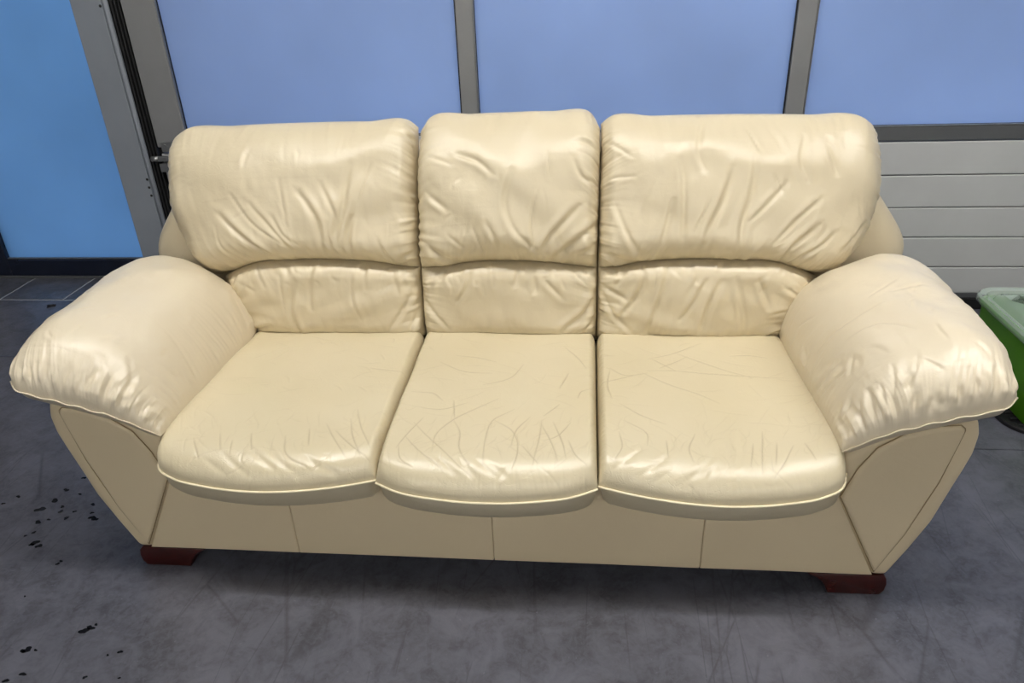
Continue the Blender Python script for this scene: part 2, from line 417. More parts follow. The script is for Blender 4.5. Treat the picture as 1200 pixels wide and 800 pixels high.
WRINKLES = {
 'seat_L': [
  (1, (0.256, 0.231), (0.197, 0.146), (0.125, 0.053)),
  (1, (0.163, 0.256), (0.116, 0.137), (0.067, 0.053)),
  (1, (0.151, 0.313), (0.099, 0.193), (0.032, 0.075)),
  (1, (0.318, 0.206), (0.29, 0.118)),
  (1, (0.403, 0.169), (0.374, 0.091), (0.259, 0.029)),
  (2, (0.546, 0.118), (0.461, 0.065), (0.374, 0.022)),
  (2, (0.633, 0.08), (0.553, 0.038), (0.487, 0.013)),
  (1, (0.783, 0.12), (0.724, 0.045)),
  (2, (0.293, 0.078), (0.223, 0.033), (0.154, 0.011)),
  (1, (0.686, 0.163), (0.647, 0.088)),
  (1, (0.191, 0.618), (0.08, 0.601), (0.011, 0.587)),
  (1, (0.204, 0.19), (0.116, 0.101), (0.025, 0.029)),
  (2, (0.476, 0.143), (0.381, 0.055), (0.297, 0.015)),
  (1, (0.615, 0.134), (0.6, 0.075)),
  (2, (0.693, 0.048), (0.6, 0.017)),
  (2, (0.207, 0.038), (0.145, 0.006)),
  (1, (0.553, 0.178), (0.517, 0.099)),
 ],
 'seat_M': [
  (1, (0.517, 0.438), (0.41, 0.357), (0.318, 0.283), (0.263, 0.206), (0.263, 0.115)),
  (1, (0.328, 0.283), (0.364, 0.234), (0.385, 0.134), (0.432, 0.075)),
  (1, (0.6, 0.371), (0.506, 0.293), (0.491, 0.203), (0.494, 0.078)),
  (1, (0.679, 0.323), (0.626, 0.247), (0.608, 0.146)),
  (1, (0.734, 0.299), (0.731, 0.209), (0.71, 0.072)),
  (1, (0.734, 0.276), (0.78, 0.181), (0.815, 0.083)),
  (1, (0.87, 0.276), (0.79, 0.193), (0.751, 0.181)),
  (1, (0.787, 0.286), (0.831, 0.175), (0.852, 0.088)),
  (1, (0.861, 0.172), (0.892, 0.099), (0.946, 0.048)),
  (1, (0.122, 0.172), (0.2, 0.118), (0.314, 0.062)),
  (1, (0.142, 0.253), (0.239, 0.178), (0.403, 0.067), (0.465, 0.031)),
  (1, (0.179, 0.286), (0.128, 0.187), (0.094, 0.109)),
  (1, (0.102, 0.123), (0.128, 0.07), (0.188, 0.05)),
  (1, (0.629, 0.218), (0.636, 0.099), (0.615, 0.055)),
  (1, (0.654, 0.157), (0.731, 0.078)),
  (1, (0.517, 0.296), (0.597, 0.244), (0.644, 0.157)),
  (1, (0.3, 0.41), (0.328, 0.296)),
  (1, (0.07, 0.448), (0.191, 0.448), (0.246, 0.406)),
  (1, (0.821, 0.813), (0.895, 0.724), (0.946, 0.632)),
  (1, (0.243, 0.734), (0.367, 0.717), (0.469, 0.684)),
  (1, (0.812, 0.389), (0.741, 0.326)),
  (2, (0.458, 0.101), (0.542, 0.05), (0.579, 0.038)),
  (2, (0.517, 0.085), (0.619, 0.031)),
  (1, (0.901, 0.424), (0.922, 0.47), (0.968, 0.484)),
  (2, (0.276, 0.107), (0.389, 0.041)),
  (2, (0.597, 0.067), (0.56, 0.022)),
  (2, (0.378, 0.099), (0.483, 0.031)),
  (1, (0.169, 0.674), (0.304, 0.611), (0.458, 0.601)),
  (1, (0.615, 0.667), (0.557, 0.569), (0.425, 0.523)),
  (1, (0.852, 0.604), (0.809, 0.491)),
  (1, (0.148, 0.35), (0.249, 0.347), (0.371, 0.399)),
 ],
 'seat_R': [
  (1, (0.239, 0.625), (0.371, 0.632), (0.528, 0.611), (0.689, 0.587), (0.846, 0.573)),
  (1, (0.392, 0.772), (0.502, 0.697), (0.615, 0.622), (0.707, 0.576)),
  (1, (0.531, 0.84), (0.403, 0.779), (0.249, 0.717)),
  (1, (0.217, 0.608), (0.332, 0.523), (0.454, 0.459), (0.524, 0.41)),
  (1, (0.269, 0.717), (0.371, 0.632)),
  (1, (0.062, 0.643), (0.128, 0.59), (0.236, 0.608)),
  (1, (0.016, 0.516), (0.08, 0.548), (0.169, 0.59)),
  (1, (0.097, 0.378), (0.182, 0.316), (0.283, 0.273)),
  (1, (0.11, 0.276), (0.2, 0.209), (0.197, 0.146)),
  (2, (0.21, 0.196), (0.13, 0.08), (0.047, 0.022)),
  (2, (0.335, 0.175), (0.217, 0.062), (0.128, 0.009)),
  (1, (0.389, 0.228), (0.356, 0.132), (0.367, 0.093)),
  (2, (0.472, 0.149), (0.374, 0.055), (0.283, 0.009)),
  (2, (0.513, 0.221), (0.509, 0.109), (0.491, 0.033)),
  (1, (0.654, 0.24), (0.626, 0.126), (0.611, 0.057)),
  (1, (0.693, 0.175), (0.668, 0.085)),
  (1, (0.751, 0.155), (0.696, 0.083), (0.654, 0.043)),
  (1, (0.796, 0.16), (0.818, 0.083)),
  (1, (0.088, 0.203), (0.094, 0.112), (0.065, 0.06)),
  (1, (0.273, 0.181), (0.273, 0.104)),
  (2, (0.564, 0.244), (0.55, 0.129), (0.509, 0.06)),
  (2, (0.454, 0.088), (0.407, 0.036)),
  (1, (0.062, 0.622), (0.047, 0.505), (0.065, 0.406)),
  (1, (0.644, 0.737), (0.737, 0.75), (0.821, 0.73)),
  (1, (0.604, 0.181), (0.575, 0.083)),
  (2, (0.259, 0.045), (0.191, 0.006)),
  (2, (0.528, 0.06), (0.487, 0.009)),
  (1, (0.443, 0.744), (0.297, 0.646)),
 ],
 'lum_L': [
  (3, (0.6, 0.772), (0.681, 0.389), (0.7, 0.098)),
  (2, (0.483, 0.984), (0.545, 0.611), (0.566, 0.428)),
  (1, (0.661, 0.84), (0.707, 0.389)),
  (1, (0.313, 0.84), (0.333, 0.546), (0.319, 0.3)),
  (2, (0.248, 0.976), (0.261, 0.688)),
  (2, (0.119, 0.949), (0.103, 0.65)),
  (2, (0.004, 0.784), (0.103, 0.389), (0.193, 0.118)),
  (2, (0, 0.493), (0.068, 0.128)),
  (2, (0.979, 0.16), (0.842, 0.228)),
  (1, (0.881, 0.949), (0.996, 0.712)),
  (1, (0.77, 0.976), (0.758, 0.712)),
 ],
 'lum_M': [
  (2, (0.296, 0.949), (0.281, 0.737), (0.224, 0.546)),
  (2, (0.567, 0.922), (0.551, 0.737)),
  (2, (0.652, 0.882), (0.659, 0.662)),
  (2, (0.704, 0.818), (0.81, 0.585)),
  (3, (1, 0.725), (0.939, 0.428), (0.81, 0.16)),
  (2, (0.005, 0.65), (0.084, 0.376), (0.151, 0.193)),
  (2, (0.163, 0.949), (0.113, 0.818)),
  (1, (0.849, 0.976), (0.955, 0.772)),
  (2, (1, 0.35), (0.922, 0.098)),
  (1, (0.426, 0.94), (0.433, 0.725)),
 ],
 'lum_R': [
  (3, (0.205, 0.94), (0.205, 0.712), (0.114, 0.35)),
  (3, (0.313, 0.902), (0.306, 0.637), (0.287, 0.376), (0.267, 0.16)),
  (3, (0.559, 0.772), (0.538, 0.533), (0.545, 0.182)),
  (2, (0.49, 0.772), (0.462, 0.559), (0.421, 0.338)),
  (2, (0.62, 0.829), (0.687, 0.533), (0.726, 0.376), (0.776, 0.128)),
  (2, (0.713, 0.829), (0.819, 0.507)),
  (2, (0.847, 0.772), (0.922, 0.712)),
  (2, (0.017, 0.737), (0.078, 0.402), (0.193, 0.128)),
  (2, (0.017, 0.795), (0.141, 0.572)),
  (2, (0.125, 0.931), (0.088, 0.772)),
  (1, (0.987, 0.902), (0.97, 0.585)),
  (2, (0.937, 0.205), (0.875, 0.051)),
  (1, (0.922, 0.52), (0.853, 0.441)),
  (2, (0.035, 0.949), (0.114, 0.892)),
  (1, (0.267, 0.872), (0.267, 0.712)),
 ],
 'head_L': [
  (3, (0.737, 0.4), (0.669, 0.211), (0.62, 0.053)),
  (2, (0.609, 0.455), (0.536, 0.224), (0.508, 0.088)),
  (2, (0.536, 0.359), (0.514, 0.224), (0.492, 0.158)),
  (1, (0.486, 0.607), (0.48, 0.441), (0.486, 0.287)),
  (3, (0.419, 0.517), (0.364, 0.326), (0.386, 0.058)),
  (2, (0.337, 0.573), (0.294, 0.319), (0.331, 0.164)),
  (3, (0.228, 0.694), (0.253, 0.448), (0.321, 0.136)),
  (3, (0.233, 0.346), (0.258, 0.211), (0.268, 0.088)),
  (2, (0.331, 0.3), (0.348, 0.088)),
  (2, (0.147, 0.199), (0.124, 0.093), (0.09, 0.026)),
  (2, (0.09, 0.026), (0.003, 0.147)),
  (1, (0.098, 0.004), (0.003, 0.078)),
  (1, (0.156, 0.694), (0.203, 0.448)),
  (1, (0.674, 0.524), (0.609, 0.3), (0.531, 0.153)),
  (1, (0.021, 0.907), (0, 0.739)),
  (1, (0.028, 0.51), (0, 0.455)),
  (1, (0.05, 0.293), (0, 0.346)),
 ],
 'head_M': [
  (3, (0.068, 0.176), (0.164, 0.068), (0.267, 0)),
  (1, (0.199, 0.211), (0.28, 0.114)),
  (2, (0.407, 0.28), (0.455, 0.153), (0.469, 0.035)),
  (2, (0.538, 0.607), (0.503, 0.4), (0.559, 0.217), (0.674, 0.088)),
  (1, (0.667, 0.483), (0.641, 0.28), (0.661, 0.109)),
  (3, (0.875, 0.393), (0.739, 0.181), (0.674, 0.039)),
  (3, (1, 0.333), (0.875, 0.176), (0.739, 0.021)),
  (2, (0.987, 0.579), (0.881, 0.573), (0.824, 0.681)),
  (2, (0.261, 0.72), (0.359, 0.674), (0.441, 0.586)),
  (2, (1, 0.193), (0.912, 0.098)),
  (1, (0.707, 0.726), (0.726, 0.566)),
  (2, (0.109, 0.476), (0.205, 0.373)),
  (2, (0.951, 0.783), (0.853, 0.783)),
  (1, (0.114, 0.713), (0.23, 0.654)),
  (1, (0.339, 0.242), (0.38, 0.083)),
 ],
 'head_R': [
  (3, (0.525, 0.713), (0.52, 0.49), (0.514, 0.274), (0.559, 0.068)),
  (3, (0.452, 0.647), (0.43, 0.441), (0.402, 0.224), (0.413, 0.093)),
  (2, (0.631, 0.559), (0.581, 0.427), (0.531, 0.3)),
  (2, (0.752, 0.476), (0.69, 0.313), (0.658, 0.164)),
  (3, (0.772, 0.313), (0.737, 0.153), (0.742, 0.063)),
  (2, (0.279, 0.694), (0.294, 0.483), (0.31, 0.267), (0.337, 0.093)),
  (2, (0.263, 0.441), (0.248, 0.224), (0.243, 0.073)),
  (1, (0.386, 0.441), (0.353, 0.224)),
  (2, (0.062, 0.414), (0.115, 0.211), (0.179, 0.058)),
  (3, (0.014, 0.136), (0.098, 0.053), (0.203, 0.004)),
  (2, (0.017, 0.068), (0.074, 0.004)),
  (2, (0.695, 0.842), (0.674, 0.681), (0.7, 0.579)),
  (2, (0.767, 0.77), (0.797, 0.634)),
  (2, (0.946, 0.393), (0.906, 0.205)),
  (2, (0.358, 0.927), (0.337, 0.733), (0.358, 0.627)),
  (1, (0.587, 0.614), (0.631, 0.476)),
  (2, (0.844, 0.293), (0.816, 0.164), (0.797, 0.093)),
  (1, (0.508, 0.881), (0.542, 0.733)),
  (1, (0.032, 0.824), (0.115, 0.713)),
  (1, (0.035, 0.586), (0.129, 0.593)),
 ],
 'arm_L': [
  (3, (0.8, 0.039), (0.785, 0.014)),
  (3, (0.705, 0.042), (0.699, 0.009)),
  (2, (0.654, 0.042), (0.665, 0.009)),
  (3, (0.568, 0.051), (0.602, 0.011)),
  (3, (0.479, 0.039), (0.503, 0.009)),
  (3, (0.415, 0.068), (0.474, 0.009)),
  (3, (0.329, 0.061), (0.363, 0.009)),
  (3, (0.279, 0.061), (0.329, 0.011)),
  (3, (0.215, 0.102), (0.268, 0.003)),
  (2, (0.165, 0.032), (0.2, 0.003)),
  (3, (0.086, 0.068), (0.16, 0.003)),
  (2, (0.049, 0.029), (0.099, 0.003)),
  (2, (0.84, 0.039), (0.845, 0.014)),
  (2, (0.759, 0.045), (0.743, 0.011)),
  (2, (0.526, 0.042), (0.556, 0.009)),
  (2, (0.215, 0.035), (0.284, 0.006)),
  (2, (0.131, 0.061), (0.17, 0.006)),
 ],
 'arm_R': [
  (3, (0.521, 0.026), (0.491, 0.006)),
  (3, (0.637, 0.035), (0.671, 0.003)),
  (3, (0.544, 0.014), (0.614, 0.003)),
  (2, (0.427, 0.081), (0.392, 0.058)),
  (3, (0.306, 0.051), (0.329, 0.009)),
  (3, (0.21, 0.102), (0.21, 0.014)),
  (3, (0.104, 0.102), (0.16, 0.009)),
  (2, (0.131, 0.127), (0.065, 0.088)),
  (3, (0.83, 0.061), (0.825, 0.006)),
  (2, (0.864, 0.042), (0.955, 0.003)),
  (2, (0.732, 0.035), (0.732, 0.006)),
  (2, (0.022, 0.127), (0.082, 0)),
  (2, (0, 0.139), (0.007, 0.009)),
  (1, (0.556, 0.507), (0.688, 0.502), (0.737, 0.493)),
  (1, (0.099, 0.479), (0.205, 0.46), (0.474, 0.451)),
  (1, (0.225, 0.372), (0.398, 0.353), (0.532, 0.256)),
  (2, (0.061, 0.582), (0.045, 0.507)),
  (3, (0.17, 0.322), (0.037, 0.331), (0, 0.367)),
  (2, (0.21, 0.277), (0.17, 0.21)),
  (2, (0.022, 0.291), (0.16, 0.243)),
  (3, (0.444, 0.045), (0.409, 0.014)),
  (2, (0.273, 0.085), (0.273, 0.032)),
  (2, (0.785, 0.048), (0.775, 0.009)),
  (2, (0.585, 0.035), (0.573, 0.011)),
  (2, (0.16, 0.088), (0.136, 0.032)),
  (1, (0.091, 0.718), (0.175, 0.656)),
  (1, (0.427, 0.526), (0.608, 0.573)),
 ],
}

# ------------------------------------------------------------------ the room
GY = 2.97           # inner face of the sectional door
DY = 3.33           # glass door
CZ = 3.2
# floor: main slab with a step in its rear edge (control joints), the strip of tiles by the glass door
bm = bmesh.new()
def slab(bm, poly, z0, z1):
    f = bm.faces.new([bm.verts.new((x, y, z1)) for x, y in poly])
    r = bmesh.ops.extrude_face_region(bm, geom=[f])
    for v in r['geom']:
        if isinstance(v, bmesh.types.BMVert):
            v.co.z = z0
    bmesh.ops.recalc_face_normals(bm, faces=bm.faces)
slab(bm, [(-4.2, -4.2), (4.2, -4.2), (4.2, 1.968), (.3, 1.968), (.3, 2.462), (-4.2, 2.462)], -.1, 0)
floor = tag(from_bm('floor', bm, 'floor'), 'dark grey polished concrete floor with scratches and wet stains', kind='structure')
bm = bmesh.new(); slab(bm, [(-4.2, 2.466), (.303, 2.466), (.303, 1.972), (4.2, 1.972), (4.2, 3.016), (-4.2, 3.016)], -.1, 0)
from_bm('slab', bm, 'floor', floor)
box('grout', 'grout', floor, -4.2, 4.2, 2.99, 3.45, -.1, -.0012)
box('joint_fill', 'rubber', floor, -4.2, 4.2, 1.9, 2.99, -.1, -.003)
tx = -4.2
for x1 in [-4.225+.325*i for i in range(1, 9)]:
    x1 = round(x1, 3)
    box('tile', 'tile', floor, tx+.004, x1-.004, 3.025, 3.30, -.02, 0, bev=.0012, seg=1)
    tx = x1
rs = np.random.RandomState(5)
STAINS = [(-1.37, 1.559, 0.0127), (-1.346, 1.649, 0.0081), (-1.35, 1.6, 0.0099), (-1.309, 1.574, 0.0059), (-1.3, 1.553, 0.0068), (-1.259, 1.555, 0.0048), (-1.266, 1.527, 0.0067), (-1.223, 1.589, 0.0068), (-1.339, 1.506, 0.0086), (-1.314, 1.518, 0.0048), (-1.291, 1.632, 0.005), (-1.477, 1.612, 0.006), (-1.501, 1.579, 0.005), (-1.322, 1.464, 0.0056), (-1.29, 1.425, 0.011), (-1.271, 1.413, 0.0082), (-1.296, 1.417, 0.0064), (-1.187, 1.531, 0.0105), (-1.173, 1.525, 0.0057), (-1.327, 1.708, 0.0062), (-0.966, 1.143, 0.0102), (-0.956, 1.153, 0.0087), (-0.948, 1.163, 0.004), (-1.069, 1.082, 0.01), (-1.077, 1.079, 0.0061), (-1.048, 1.083, 0.0038), (-1.034, 1.019, 0.0067), (-1.061, 1.0, 0.0059), (-0.843, 1.091, 0.0053), (-0.868, 1.08, 0.003), (-1.337, 1.45, 0.0037), (-1.203, 1.552, 0.0048), (-1.186, 1.238, 0.0025), (-0.806, 1.023, 0.0029), (-1.174, 1.351, 0.0053), (-1.171, 1.361, 0.0044), (-0.886, 1.02, 0.0044)]
for sx, sy, sr in STAINS:
    n = 16
    an = np.linspace(0, 2*np.pi, n, endpoint=False)
    rad = sr*(1+.28*np.sin(an*2+rs.rand()*6)+.16*np.sin(an*3+rs.rand()*6)+.1*rs.randn(n))
    an2 = an+.5
    V = [(sx+r*np.cos(a), sy+.75*r*np.sin(a), .0009) for a, r in zip(an2, rad)] + [(sx+1.08*r*np.cos(a), sy+.81*r*np.sin(a), 0.) for a, r in zip(an2, rad)]
    F = [tuple(range(n))]+[(i, n+i, n+(i+1) % n, (i+1) % n) for i in range(n)]
    me = bpy.data.meshes.new('stain'); me.from_pydata(V, [], F); me.update()
    link('stain', me, 'stain', floor)
# shell
def struct(name, mat, boxes, label):
    bm = bmesh.new()
    for b in boxes:
        add_box(bm, *b)
    return tag(from_bm(name, bm, mat), label, kind='structure')
struct('wall_left', 'wall', [(-4.3, -4.2, -4.3, 3.45, 0, CZ)], 'plain light grey plaster wall beside the glass door')
struct('wall_right', 'wall', [(4.2, 4.3, -4.3, 3.45, 0, CZ)], 'plain light grey plaster wall beyond the green box')
struct('wall_front', 'wall_white', [(-4.3, 4.3, -4.3, -4.2, 0, CZ)], 'plain white plaster wall facing the sofa')
struct('ceiling', 'ceiling', [(-4.3, 4.3, -4.3, 3.45, CZ, CZ+.1)], 'plain white ceiling with tube lamps')
struct('wall_back', 'wall', [(-4.2, -2.86, DY-.02, 3.45, 0, CZ), (-2.86, -1.66, DY-.02, 3.45, 2.15, CZ), (-1.66, 4.2, GY+.05, 3.45, 2.46, CZ), (3.56, 4.2, GY+.05, 3.45, 0, 2.46)],
       'light grey rear wall around the glass door and the sectional door')
ground = struct('ground', 'asphalt', [(-30, 30, 3.46, 40, -.12, -.02)], 'grey asphalt yard outside the doors')
# steel pillar between the two doors, with round lip and bolts
pil = empty('trim_1', (-1.68, 3.1, 0), 'blue grey steel post between glass door and sectional door', kind='structure')
box('post', 'pillar', pil, -1.752, -1.625, 2.94, 3.44, 0, CZ, bev=.004)
link('lip', tube_mesh('lip', [(-1.613, 2.945, z) for z in np.linspace(0, CZ, 5)], .011, 12), 'pillar', pil, True)
for i, x in enumerate((-1.600, -1.588, -1.576)):
    box('rubber_seal', 'rubber', pil, x, x+.007, 2.952+.006*i, 3.0, 0, 2.46, bev=.0015)
box('track_back', 'rubber', pil, -1.625, -1.556, 2.985, 3.03, 0, 2.46)
for z in (.60, .565, .53, 1.31, 1.27):
    bm = bmesh.new(); bmesh.ops.create_uvsphere(bm, u_segments=10, v_segments=6, radius=.0055)
    for v in bm.verts: v.co = Vector((v.co.x-1.632, v.co.y*.6+2.939, v.co.z+z))
    from_bm('bolt', bm, 'rubber', pil, True)

# sectional garage door
gd = empty('door_1', (.9, GY, 0), 'grey sectional garage door with frosted panes above ribbed panels', kind='structure')
GX0, GX1 = -1.563, 3.54
MU = [-1.43, -.273, -.207, .962, 1.03, 2.197, 2.263, 3.42]
pane_m = None
def window_row(z0, z1):
    for i in range(0, 8, 2):
        a, b = MU[i], MU[i+1]
        box('pane', 'frost', gd, a-.006, b+.006, GY+.016, GY+.022, z0-.006, z1+.006)
        # dark glazing gasket round each pane
        bm = bmesh.new()
        for q in ((a, b, z0, z0+.005), (a, b, z1-.005, z1), (a, a+.005, z0, z1), (b-.005, b, z0, z1)):
            add_box(bm, q[0], q[1], GY+.008, GY+.015, q[2], q[3])
        from_bm('gasket', bm, 'rubber', gd)
    for i in (0, 2, 4, 6):
        box('glazing_bead', 'steel', gd, MU[i]-.0005, MU[i]+.0035, GY-.004, GY+.008, z0, z1, bev=.001)
    for i in (1, 3, 5):
        box('mullion', 'alu', gd, MU[i], MU[i+1], GY, GY+.04, z0, z1, bev=.003)
    box('stile', 'alu', gd, GX0, MU[0], GY-.006, GY+.04, z0-.03, z1+.03, bev=.003)
    box('stile', 'alu', gd, MU[7], GX1, GY-.006, GY+.04, z0-.03, z1+.03, bev=.003)
window_row(.757, 1.36)
window_row(1.465, 2.07)
box('rail', 'alu_dark', gd, MU[0]+.0005, MU[7]-.0005, GY-.001, GY+.04, .703, .757, bev=.003)
box('rail_trim', 'steel', gd, MU[0]+.001, MU[7]-.001, GY-.003, GY+.01, .7575, .7615, bev=.001)
box('rail', 'alu', gd, MU[0]+.0005, MU[7]-.0005, GY-.001, GY+.04, 1.36, 1.410, bev=.003)
box('rail', 'alu', gd, MU[0]+.0005, MU[7]-.0005, GY-.001, GY+.04, 1.414, 1.465, bev=.003)
box('rail', 'alu', gd, MU[0]+.0005, MU[7]-.0005, GY-.001, GY+.04, 2.07, 2.125, bev=.003)
for z0, z1 in ((.572, .6985), (.442, .568), (.318, .438), (.1905, .314), (.0735, .1865), (2.13, 2.29), (2.294, 2.47)):
    box('panel', 'panel', gd, GX0+.004, GX1, GY+.001, GY+.04, z0, z1, bev=.0035)
box('panel_core', 'alu_dark', gd, GX0+.004, GX1, GY+.008, GY+.041, .0735, .70)
box('bottom_rail', 'alu_dark', gd, GX0, GX1, GY, GY+.04, .052, .073, bev=.003)
box('bottom_seal', 'rubber', gd, GX0, GX1, GY-.003, GY+.042, 0, .052, bev=.006)
# hinge with roller at the joint beside the post
hg = box('hinge_plate', 'steel', gd, -1.545, -1.40, GY-.010, GY-.0062, .708, .752, bev=.0015)
box('hinge_knuckle', 'steel', hg, -1.566, -1.42, GY-.028, GY-.010, .672, .694, bev=.004)
box('hinge_block', 'alu_dark', hg, -1.560, -1.44, GY-.034, GY-.002, .630, .664, bev=.003)
for x in (-1.53, -1.50, -1.455):
    bm = bmesh.new(); bmesh.ops.create_cone(bm, cap_ends=True, segments=12, radius1=.0065, radius2=.006, depth=.005)
    for v in bm.verts: v.co = Vector((v.co.x+x, v.co.z+GY-.0125, v.co.y+.735))
    from_bm('rivet', bm, 'steel', hg)
bm = bmesh.new(); bmesh.ops.create_cone(bm, cap_ends=True, segments=16, radius1=.012, radius2=.012, depth=.03)
for v in bm.verts: v.co = Vector((v.co.z-1.578, v.co.x+GY-.020, v.co.y+.683))
from_bm('roller', bm, 'steel', hg, True)

# glass door on the left
d2 = empty('door_2', (-2.25, DY, 0), 'dark navy framed door with blue frosted glass', kind='structure')
box('stile', 'navy', d2, -2.86, -2.735, DY-.03, DY+.04, 0.004, 2.15, bev=.004)
box('stile', 'navy', d2, -1.77, -1.66, DY-.03, DY+.04, 0.004, 2.15, bev=.004)
box('bottom_rail', 'navy', d2, -2.735, -1.77, DY-.03, DY+.04, 0.004, .094, bev=.004)
box('top_rail', 'navy', d2, -2.735, -1.77, DY-.03, DY+.04, 2.06, 2.15, bev=.004)
box('glazing_bead', 'steel', d2, -2.735, -1.77, DY-.020, DY-.006, .0945, .1005, bev=.001)
box('pane', 'frost_door', d2, -2.74, -1.765, DY-.004, DY+.004, .09, 2.065)
box('threshold', 'alu_dark', d2, -2.86, -1.76, DY-.045, DY+.05, 0, .008, bev=.002)

# tube lamps on the ceiling
def lamp(x, y, label, dm='lamp'):
    t = empty('ceiling_lamp', (x, y, CZ-.09), label, 'lamp', 'tube lamps on the ceiling')
    bm = bmesh.new()
    prof = [(-.07, CZ), (.07, CZ), (.06, CZ-.05), (-.06, CZ-.05)]
    add_box(bm, x-.77, x+.77, y-.075, y+.075, CZ-.05, CZ-.0005, bev=.008)
    from_bm('housing', bm, 'ceiling', t)
    for s in (-1, 1):
        box('end_cap', 'ceiling', t, x+s*.755-.012, x+s*.755+.012, y-.06, y+.06, CZ-.09, CZ-.05, bev=.004)
    box('diffuser', dm, t, x-.74, x+.74, y-.05, y+.05, CZ-.088, CZ-.051, bev=.012)
    return t
for x, wh in ((-.95, 'above the sofa arm near the steel post'), (.70, 'above the middle of the sofa'), (2.35, 'above the green storage box')):
    lamp(x, 1.15, 'added white fill lamp on the ceiling '+wh)
for x, wh in ((-2.35, 'next to the left hand corner of the white wall'), (0., 'along the white wall facing the sofa'), (2.35, 'next to the right hand corner of the white wall')):
    lamp(x, -3.4, 'added white fill lamp on the ceiling '+wh, 'lamp_fill')  # unseen row, added so the white wall bounces fill onto the sofa front

# ------------------------------------------------------------------ the sofa
SOFA = empty('sofa', (0, 1.85, 0), 'cream leather three-seat sofa with puffy pillow arms, worn creased cushions', 'sofa')

def nz1(x, seed, octs=3):
    r = np.random.RandomState(seed); o = 0
    for k in range(octs*3):
        o = o + np.sin(x*(1+.9*k*r.rand()+.3*r.rand())+r.rand()*6.28)/(1+.35*k)
    return o/2.2

def seg_dist(X, Y, pts):
    """distance to a polyline and the 0..1 position along it"""
    pts = np.array(pts, float)
    if len(pts) > 2:
        pts = curve(np.c_[pts, pts[:, :1]*0])(np.linspace(0, 1, 4*len(pts)))[:, :2]
    L = np.r_[0, np.cumsum(np.linalg.norm(np.diff(pts, axis=0), axis=1))]
    best = np.full(X.shape, 9.); pos = np.zeros(X.shape); side = np.zeros(X.shape)
    # only the neighbourhood of the line matters (X varies along axis 0, Y along axis 1)
    pad = .04
    i0, i1 = np.searchsorted(X[:, 0], [pts[:, 0].min()-pad, pts[:, 0].max()+pad])
    j0, j1 = np.searchsorted(Y[0], [pts[:, 1].min()-pad, pts[:, 1].max()+pad])
    fb, fp, fs = best, pos, side
    X, Y = X[i0:i1, j0:j1], Y[i0:i1, j0:j1]
    best, pos, side = best[i0:i1, j0:j1], pos[i0:i1, j0:j1], side[i0:i1, j0:j1]
    for i in range(len(pts)-1):
        a, b = pts[i], pts[i+1]; d = b-a; l2 = d@d+1e-12
        q = np.clip(((X-a[0])*d[0]+(Y-a[1])*d[1])/l2, 0, 1)
        dx, dy = X-a[0]-q*d[0], Y-a[1]-q*d[1]
        dd = np.hypot(dx, dy)
        m = dd < best
        best[m] = dd[m]; pos[m] = ((L[i]+q*(L[i+1]-L[i]))/L[-1])[m]
        side[m] = np.sign(dx*d[1]-dy*d[0])[m]
    return fb, fp, fs

def lumps(X, Y, wl, seed):
    r = np.random.RandomState(seed); g = r.randn(64, 64)
    x, y = X/wl+5, Y/wl+5
    i, j = np.floor(x).astype(int) % 62, np.floor(y).astype(int) % 62
    a, b = x-np.floor(x), y-np.floor(y)
    a, b = a*a*(3-2*a), b*b*(3-2*b)
    return (g[i, j]*(1-a)*(1-b)+g[i+1, j]*a*(1-b)+g[i, j+1]*(1-a)*b+g[i+1, j+1]*a*b)

